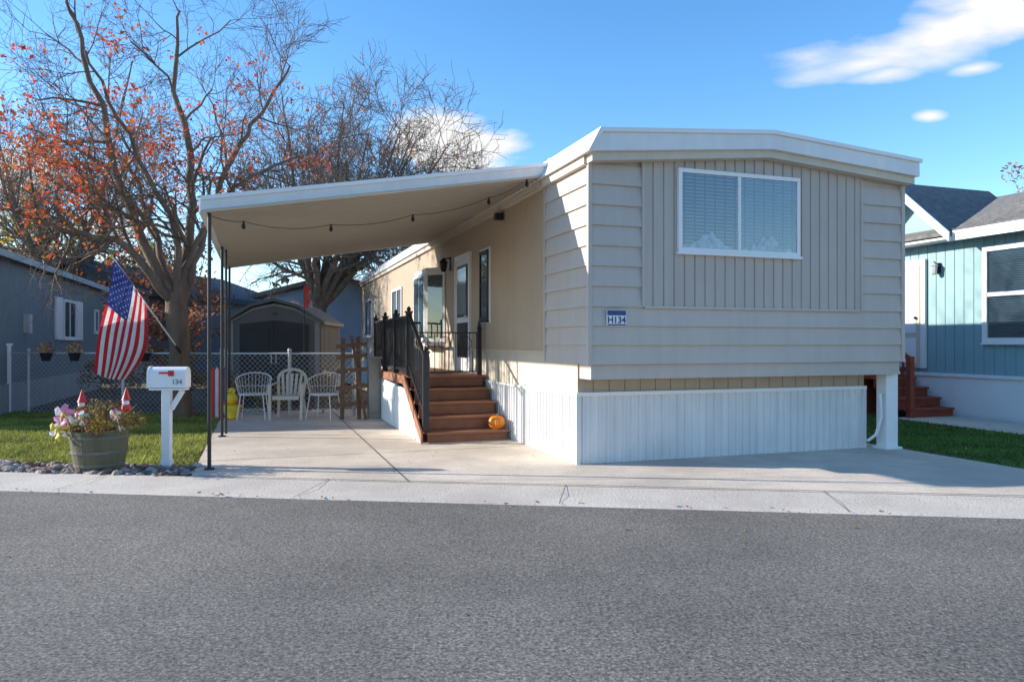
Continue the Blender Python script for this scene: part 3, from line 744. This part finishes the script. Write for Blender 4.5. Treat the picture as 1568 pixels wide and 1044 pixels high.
# flag on pole
fg=Obj('american_flag'); b=fg.p('cloth'); pole=fg.p('pole',smooth=True)
T=V((-6.59,12.2,2.78)); Bt=V((-6.10,13.5,1.27)); pole.tube([T+(T-Bt)*.03,Bt],.014,8,white); pole.ball(T+(T-Bt)*.035,.03,yellow,6)
pole.tube([Bt+(T-Bt)*.06,Bt-(T-Bt)*.03],.024,8,dark)
Hb=V((-6.34,12.78,2.04)); F0=V((-6.93,12.2,.90)); F1=V((-6.55,12.55,.80))
def fp(s,t):
    a_=T.lerp(Hb,s); c_=F0.lerp(F1,s); p=a_.lerp(c_,t)
    p+=V((.17*math.sin(math.pi*t)*s**1.5,0,0)); p+=V((.3,-1,.1))*(.075*math.sin(s*9+t*2.5)*(.25+.75*t))
    p.z-=.06*math.sin(math.pi*s)*t; p.x+=.02*math.sin(t*7+s*3); return p
nr,nc=26,36; vs=[fp(i/nr,j/nc) for i in range(nr+1) for j in range(nc+1)]
b.v.extend([tuple(v) for v in vs])
for mm in (flagr,flagw,flagb): b.mi(mm)
for i in range(nr):
    for j in range(nc):
        k=2 if (i<14 and j<14) else (0 if (i//2)%2==0 else 1)
        b.f.append([i*(nc+1)+j,i*(nc+1)+j+1,(i+1)*(nc+1)+j+1,(i+1)*(nc+1)+j]); b.m.append(k)
b.smooth=True
sb=fg.p('stars')
for i in range(9):
    for j in range(6 if i%2==0 else 5):
        s0=(i+1)/10*14/26; t0=((j+.5+(0 if i%2==0 else .5))/6)*14/36
        p=fp(s0,t0); du=(fp(s0+.01,t0)-p).normalized(); dv=(fp(s0,t0+.01)-p).normalized(); n_v=du.cross(dv).normalized()
        for sd in (1,-1):
            q=p+n_v*.004*sd; pts=[]
            for k in range(10):
                rr=.021 if k%2==0 else .009; an=math.pi*k/5; pts.append(q+du*rr*math.cos(an)+dv*rr*math.sin(an))
            sb.quad(pts,flagw)
fg.done()

# ------------------------------------------------------------------ neighbour houses
n=HO('neighbor_house'); b=n.p('walls')
b.box(9.12,13.4,-4,12,.78,3.5,teal)
ribbed(n.p('siding'),(9.12,12),(0,-1),(-1,0),16,.80,3.45,.20,.02,.012,teal,.002)
gb_=n.p('gable'); gb_.prism([(3.05,3.4),(5.25,3.4),(4.15,4.45)],'x',9.08,9.6,teal)
k=n.p('skirting'); k.box(9.10,13.4,-3.98,11.98,0,.78,white); k.box(9.06,9.1,-4,12,.76,.82,white)
r=n.p('roof')
r.prism([(8.7,3.40),(8.7,3.47),(11.3,4.47),(13.9,3.47),(13.9,3.40),(11.3,4.38)],'y',-4.3,12.3,shingle)
for i in range(9):
    u0=8.72+i*.28; z0=3.475+(u0-8.7)*1.0/2.6
    r.obox((u0,-.65,z0+.008),(.012,0,.005),(0,3.64,0),(-.004,0,.01),shingle)
r.prism([(2.95,3.42),(2.95,3.50),(4.15,4.60),(5.35,3.50),(5.35,3.42),(4.15,4.50)],'x',8.60,11.2,shingle)
f=n.p('fascia')
f.box(8.67,8.70,-4.3,2.9,3.28,3.46,white); f.box(8.67,8.70,5.4,12.3,3.28,3.46,white)
f.prism([(2.88,3.26),(2.88,3.44),(4.15,4.60),(5.42,3.44),(5.42,3.26),(4.15,4.40)],'x',8.56,8.60,white)
f.box(8.70,9.1,-4.3,12.3,3.33,3.37,white)
window(n,(9.10,2.60),(0,-1),(-1,0),1.5,1.40,3.14,.09,(),True,white,'window',None,.06,(.5,))
window(n,(9.10,-1.0),(0,-1),(-1,0),1.2,1.40,3.14,.09,(),True,white,'second_window',None,.06,(.5,))
dd_=n.p('door'); dd_.box(9.04,9.10,3.82,4.85,.9,3.06,white); dd_.box(9.02,9.04,3.92,4.75,.92,2.96,cream)
for z0,z1 in ((1.0,1.5),(1.6,2.2),(2.3,2.85)):
    for y0 in (4.0,4.38): dd_.box(9.01,9.02,y0,y0+.3,z0,z1,white)
dd_.ball((8.99,4.0,1.9),.03,dark,6)
l=n.p('lantern'); l.box(9.06,9.1,3.5,3.6,2.75,2.95,dark); l.lathe((8.98,3.55,2.72),[(.03,0),(.05,.02),(.06,.16),(.08,.17),(.01,.24)],6,galv)
l.bar((9.06,3.55,2.93),(8.97,3.55,2.97),.02,.02,dark)
n.done()
rd=HO('red_porch_steps'); b=rd.p('steps',bevel=.006)
for i in range(4):
    b.box(7.95,9.04,3.15+i*.28,3.45+i*.28,.18*(i+1)-.04,.18*(i+1),redwood); b.box(7.97,9.03,3.18+i*.28,3.2+i*.28,.18*i,.18*(i+1)-.041,redwood)
b.box(7.2,9.04,4.28,5.9,.84,.90,redwood); b.box(7.22,9.02,4.3,4.32,0,.84,redwood); b.box(7.22,7.24,4.32,5.9,0,.84,redwood)
for i in range(11): b.box(7.2+i*.07,7.25+i*.07,4.26,4.28,.05,.84,redwood)
rr=rd.p('railing')
for (u_,v_,z0,z1) in ((8.0,4.3,.9,1.85),(7.25,4.3,.9,1.85),(7.25,5.85,.9,1.85),(8.0,3.2,.0,1.15)): rr.box(u_-.05,u_+.05,v_-.05,v_+.05,z0,z1,redwood)
rr.bar((8.0,3.2,1.1),(8.0,4.3,1.8),.05,.09,redwood); rr.bar((7.25,4.3,1.8),(8.0,4.3,1.8),.05,.09,redwood); rr.bar((7.25,4.3,1.8),(7.25,5.85,1.8),.05,.09,redwood)
for i in range(1,7): rr.box(7.25+i*.107-.015,7.25+i*.107+.015,4.285,4.315,.9,1.76,redwood); rr.bar((8.0,3.2+i*.157,.3+i*.1),(8.0,3.2+i*.157,1.1+i*.1),.03,.03,redwood,(0,1,0))
rd.done()

n=HO('blue_gray_house'); b=n.p('walls')
b.box(-12.3,-8.06,8.6,18.7,.3,3.05,bluegray)
ribbed(n.p('siding'),(-8.06,8.6),(0,1),(1,0),10.1,.62,3.03,.2,.018,.01,bluegray,.002)
n.p('skirting').box(-12.28,-8.03,8.62,18.68,0,.60,mat('gray_skirt',(.30,.34,.37),.6,.08,2,streak=.15))
r=n.p('roof'); r.prism([(-12.5,3.02),(-12.5,3.14),(-10.2,3.42),(-7.86,3.14),(-7.86,3.02),(-10.2,3.3)],'y',8.4,18.9,mat('blue_roof',(.22,.25,.28),.6,.1,3))
n.p('fascia').box(-7.86,-7.83,8.4,18.9,3.0,3.13,mat('fascia_blue',(.33,.40,.46),.5,.05))
window(n,(-8.045,13.85),(0,1),(1,0),1.3,1.5,2.5,.06,(.5,),True,white,'window')
sh_=n.p('shutters')
for v0 in (13.1,15.3):
    sh_.box(-8.045,-8.0,v0,v0+.62,1.48,2.52,white)
    for i in range(12): sh_.box(-8.0,-7.99,v0+.07,v0+.55,1.55+i*.08,1.60+i*.08,fasw)
window(n,(-8.045,17.6),(0,1),(1,0),.5,1.7,2.4,.06,(),False,white,'small_window')
n.p('meter').box(-8.045,-7.93,10.6,10.8,1.6,2.0,galv)
n.done()

n=Obj('clapboard_house',(-8.6,26,0),math.radians(-6)); b=n.p('walls'); b.prism([(-.2,0),(5,0),(5,3.0),(2.4,3.6),(-.2,3.0)],'y',0,8,lightblue)
lap(n.p('siding'),(-.2,0),(1,0),(0,-1),5.2,.3,13,.208,lightblue)
n.p('roof').prism([(-.5,2.95),(-.5,3.1),(2.4,3.78),(5.3,3.1),(5.3,2.95),(2.4,3.62)],'y',-.3,8.3,shingle)
window(n,(3.4,-.03),(1,0),(0,-1),1.0,1.2,2.3,.07,(),True,white,'window'); n.done()
n=Obj('gray_house',(-19,27,0),math.radians(-12)); b=n.p('walls'); b.prism([(0,0),(6.5,0),(6.5,3.1),(3.2,4.2),(0,3.1)],'y',0,9,mat('gray_wall',(.10,.13,.17),.6,.1,2))
n.p('roof').prism([(-.4,3.0),(-.4,3.2),(3.2,4.45),(6.9,3.2),(6.9,3.0),(3.2,4.2)],'y',-.4,9.3,mat('navy_roof',(.05,.06,.08),.8,.2,5)); window(n,(2.3,0),(1,0),(0,-1),1.6,1.3,2.5,.07,(.5,),True,white,'window'); n.done()
n=Obj('added_opposite_house',(4,-27,0),math.radians(5)); b=n.p('walls'); b.prism([(-8,0),(8,0),(8,3.0),(-8,3.0)],'y',-5,0,mat('opp_wall',(.35,.30,.24),.7,.1,2))  # unseen house behind the camera, added to reflect in the front window
n.p('roof').prism([(.5,2.9),(-2.5,4.4),(-5.5,2.9)],'x',-8.4,8.4,shingle); n.done()

# ------------------------------------------------------------------ trees
UP=V((0,0,1)); TIP=[.003]
def rdir(d,ang):
    o=V((rng.gauss(0,1),rng.gauss(0,1),rng.gauss(0,1))); o-=d*o.dot(d); o.normalize()
    return (d*math.cos(ang)+o*math.sin(ang)).normalized()
def grow(b,p,d,L_,r,lvl,mx_,tips,m,nch,up=.06):
    n=4 if lvl<=1 else 3; pts=[p.copy()]; rd=[r]; q=p.copy()
    rend=max(r*.55,TIP[0]) if lvl<mx_ else TIP[0]*.8
    for i in range(n):
        d=(d+V((rng.gauss(0,.18),rng.gauss(0,.18),rng.gauss(0,.18)+up))).normalized(); q=q+d*(L_/n); pts.append(q.copy()); rd.append(r+(rend-r)*(i+1)/n)
    b.tube(pts,rd,5 if r>.02 else 3,m)
    if lvl>=mx_: tips.append(q); return
    for k in range(nch[lvl]):
        f=rng.uniform(.15,1.0) if k else 1.0; x=f*n; i=min(int(x),n-1); pp=pts[i].lerp(pts[i+1],x-i); rr=rd[i]+(rd[i+1]-rd[i])*(x-i)
        dd=(pts[i+1]-pts[i]).normalized()
        grow(b,pp,rdir(dd,math.radians(rng.uniform(22,62))),L_*rng.uniform(.5,.8),max(TIP[0],rr*.62),lvl+1,mx_,tips,m,nch,up)
def limb(b,pts,r0,r1,tips,m,nkids,nch,L0,mx_=3,kr=.5,fmin=.25):
    P=[V(p) for p in pts]
    Q=[]
    for i in range(len(P)-1):
        p0=P[max(i-1,0)];p1=P[i];p2=P[i+1];p3=P[min(i+2,len(P)-1)]
        for k in range(5):
            t=k/5; Q.append(.5*((2*p1)+(p2-p0)*t+(2*p0-5*p1+4*p2-p3)*t*t+(3*p1-p0-3*p2+p3)*t**3)+V((rng.gauss(0,.03),rng.gauss(0,.03),rng.gauss(0,.03))))
    Q.append(P[-1]); n=len(Q)-1; rd=[r0+(r1-r0)*(i/n)**.8 for i in range(n+1)]
    b.tube(Q,rd,8,m)
    for k in range(nkids):
        f=fmin+(1-fmin)*(k+rng.random())/nkids; f=min(f,.999); x=f*n; i=int(x); pp=Q[i].lerp(Q[i+1],x-i); dd=(Q[i+1]-Q[i]).normalized()
        grow(b,pp,rdir(dd,math.radians(rng.uniform(30,75))),L0*rng.uniform(.7,1.2)*(1.1-.4*f),max(.006,rd[i]*kr),0,mx_,tips,m,nch)
def finish_tree(name,b,tips,leafm,frac,size,cond=None):
    o=Obj(name); b.smooth=True; o.parts['branches']=b; lb=o.p('leaves')
    for t in tips:
        if rng.random()<frac*(cond(t) if cond else 1): clump(lb,t,.13,rng.randrange(4,10),size,leafm)
    return o.done()
b=MB(); tips=[]
TB=V((-6.18,13.7,0)); FK=V((-6.24,13.7,2.0))
b.tube([TB+V((0,0,-.05)),TB+V((0,0,.15)),TB+V((-.02,0,.6)),TB+V((.01,0,1.3)),FK,FK+V((-.05,0,.35))],[.30,.235,.195,.18,.2,.13],12,barkm)
NC=[5,4,4,0]; TIP[0]=.003
for pts,r0 in (([FK,(-6.89,13.2,3.1),(-7.53,12.6,3.3),(-8.5,12,3.7)],.095),
            ([FK,(-6.85,13.7,3.28),(-7.55,13.9,5.0),(-8.2,14,7.2),(-8.5,14,8.0)],.12),
            ([FK,(-6.12,13.8,2.95),(-6.13,14,4.8),(-6.5,14.2,6.6),(-6.4,14.2,7.8)],.13),
            ([FK,(-5.92,14,3.2),(-5.56,14.3,4.76),(-4.94,14.5,5.9),(-4.4,14.6,6.9)],.10),
            ([FK,(-6.2,13.5,3.5),(-6.8,13.0,5.0),(-7.3,12.6,6.4)],.085),
            ([FK,(-6.9,14.3,3.4),(-7.9,15.2,5),(-9.4,15.8,6.6)],.09),
            ([FK+V((0,0,.5)),(-5.6,13.8,3.8),(-5.0,14.1,4.6),(-4.2,14.6,5.1)],.07)):
    limb(b,pts,r0,.02,tips,barkm,9,NC,1.4,3,.5,.22)
def redness(t):
    c=(.5+.5*math.sin(t.x*2.1+1)*math.sin(t.z*1.9+t.y*1.3))**1.6
    return max(0,1-abs(t.z-4.6)/3.0)*c*(1 if t.x<-4.2 else .2)
finish_tree('maple_tree',b,tips,[rustleaf,rustleaf,redleaf],.60,.042,redness)
def autotree(name,base,hh,spread,nl,L0,r0,lean=(0,0),leaf=None,frac=.05,m=bark2,nch=(4,4,4,0),kids=6,size=.05,tip=.006):
    TIP[0]=tip
    b=MB(); tips=[]; base=V(base); fk=base+V((lean[0]*.1,lean[1]*.1,hh*.22))
    b.tube([base,base+V((0,0,.3)),fk,fk+V((0,0,.3))],[r0*1.5,r0*1.1,r0,r0*.7],10,m)
    for i in range(nl):
        a_=2*math.pi*i/nl+rng.uniform(-.3,.3); sp=spread*rng.uniform(.35,1.0)
        e=V((math.cos(a_)*sp+lean[0],math.sin(a_)*sp*.7+lean[1],hh*rng.uniform(.6,.92)-fk.z))
        md=V((e.x*.6,e.y*.6,e.z*.45))
        limb(b,[fk,fk+md*.5+V((0,0,.2)),fk+md+V((0,0,.3)),fk+e],r0*.6,.02,tips,m,kids,list(nch),L0,3,.5,.2)
    finish_tree(name,b,tips,leaf or [rustleaf],frac,size)
autotree('bare_elm_tree',(-6.6,24.5,0),11.2,4.4,10,2.3,.28,(1.6,0),frac=.03,kids=9,nch=(5,4,4,0),tip=.0075)
autotree('bare_elm_tree',(-16.0,26,0),12.0,4.2,9,2.3,.26,(0,0),frac=.06,kids=8,tip=.007)
autotree('bare_elm_tree',(-4.6,33,0),11.2,3.6,7,2.3,.26,(0,0),frac=.02,kids=7,tip=.009)

def leafy(name,base,hh,cr,cols,ncl,nl,size,tr=.12):
    o=Obj(name); b=o.p('trunk'); base=V(base); b.tube([base,base+V((.05,0,hh*.4)),base+V((0,.1,hh*.8))],[tr*1.3,tr,tr*.3],8,bark2)
    lb=o.p('foliage')
    for i in range(ncl):
        while True:
            q=V((rng.uniform(-1,1),rng.uniform(-1,1),rng.uniform(-1,1)))
            if .25<q.length<1: break
        c=base+V((q.x*cr,q.y*cr,hh*.62+q.z*hh*.36)); b.tube([base+V((0,0,hh*rng.uniform(.25,.6))),c],[tr*.3,.01],4,bark2)
        clump(lb,c,cr*rng.uniform(.16,.32),nl,size,cols)
    o.done()
yl=[mat('yellow_leaf',(.62,.42,.04),.7,.3,1,island=.4,trans=.35),mat('yellowgreen_leaf',(.36,.34,.05),.7,.3,1,island=.4,trans=.35)]
rl_=[mat('russet_leaf',(.38,.12,.05),.7,.3,1,island=.5,trans=.3),mat('brown_leaf',(.30,.16,.08),.7,.3,1,island=.5,trans=.3)]
leafy('yellow_maple_tree',(-20.0,31,0),7.6,2.8,yl,80,60,.10)
leafy('yellow_maple_tree',(-16.2,32,0),5.8,1.9,yl,40,55,.10)
leafy('russet_tree',(-13.2,27,0),5.6,2.1,rl_,40,50,.08)
leafy('russet_tree',(-10.6,24,0),4.8,1.6,rl_,30,50,.07)
leafy('russet_tree',(30.2,42,0),13,2.2,rl_,70,60,.14)
leafy('red_shrub',(-7.6,16.5,0),1.9,.8,rl_,26,60,.04,.04)
leafy('dry_shrub',(-6.9,15.2,0),1.2,.6,dry,22,60,.03,.03)
leafy('dry_shrub',(-8.6,15.9,0),1.1,.7,dry,22,60,.03,.03)
leafy('dry_shrub',(-5.6,14.6,0),.9,.5,dry,18,60,.025,.02)
leafy('dry_shrub',(-3.7,14.4,0),.8,.5,dry,18,60,.025,.02)
leafy('dry_shrub',(-4.6,14.3,0),.6,.45,dry,16,60,.025,.02)
leafy('red_shrub',(-5.9,19.5,0),2.6,1.0,rl_,26,60,.05,.04)
o=Obj('distant_trees'); b=o.p('mass')
dm=[mat('far_brown',(.13,.09,.06),.9,.3,.5,island=.4),mat('far_olive',(.10,.11,.05),.9,.3,.5,island=.4)]
for i in range(400):
    x=rng.uniform(-75,75); y=rng.uniform(58,75)
    if i>=150: y=rng.uniform(-60,-48); x=x*.35+6  # unseen tall clumps behind the camera, added to darken the window reflection
    clump(b,(x,y,rng.uniform(.5,4.5)*(1 if i<150 else 3.6)),rng.uniform(1.5,2.8),60,.38,dm)
o.done()
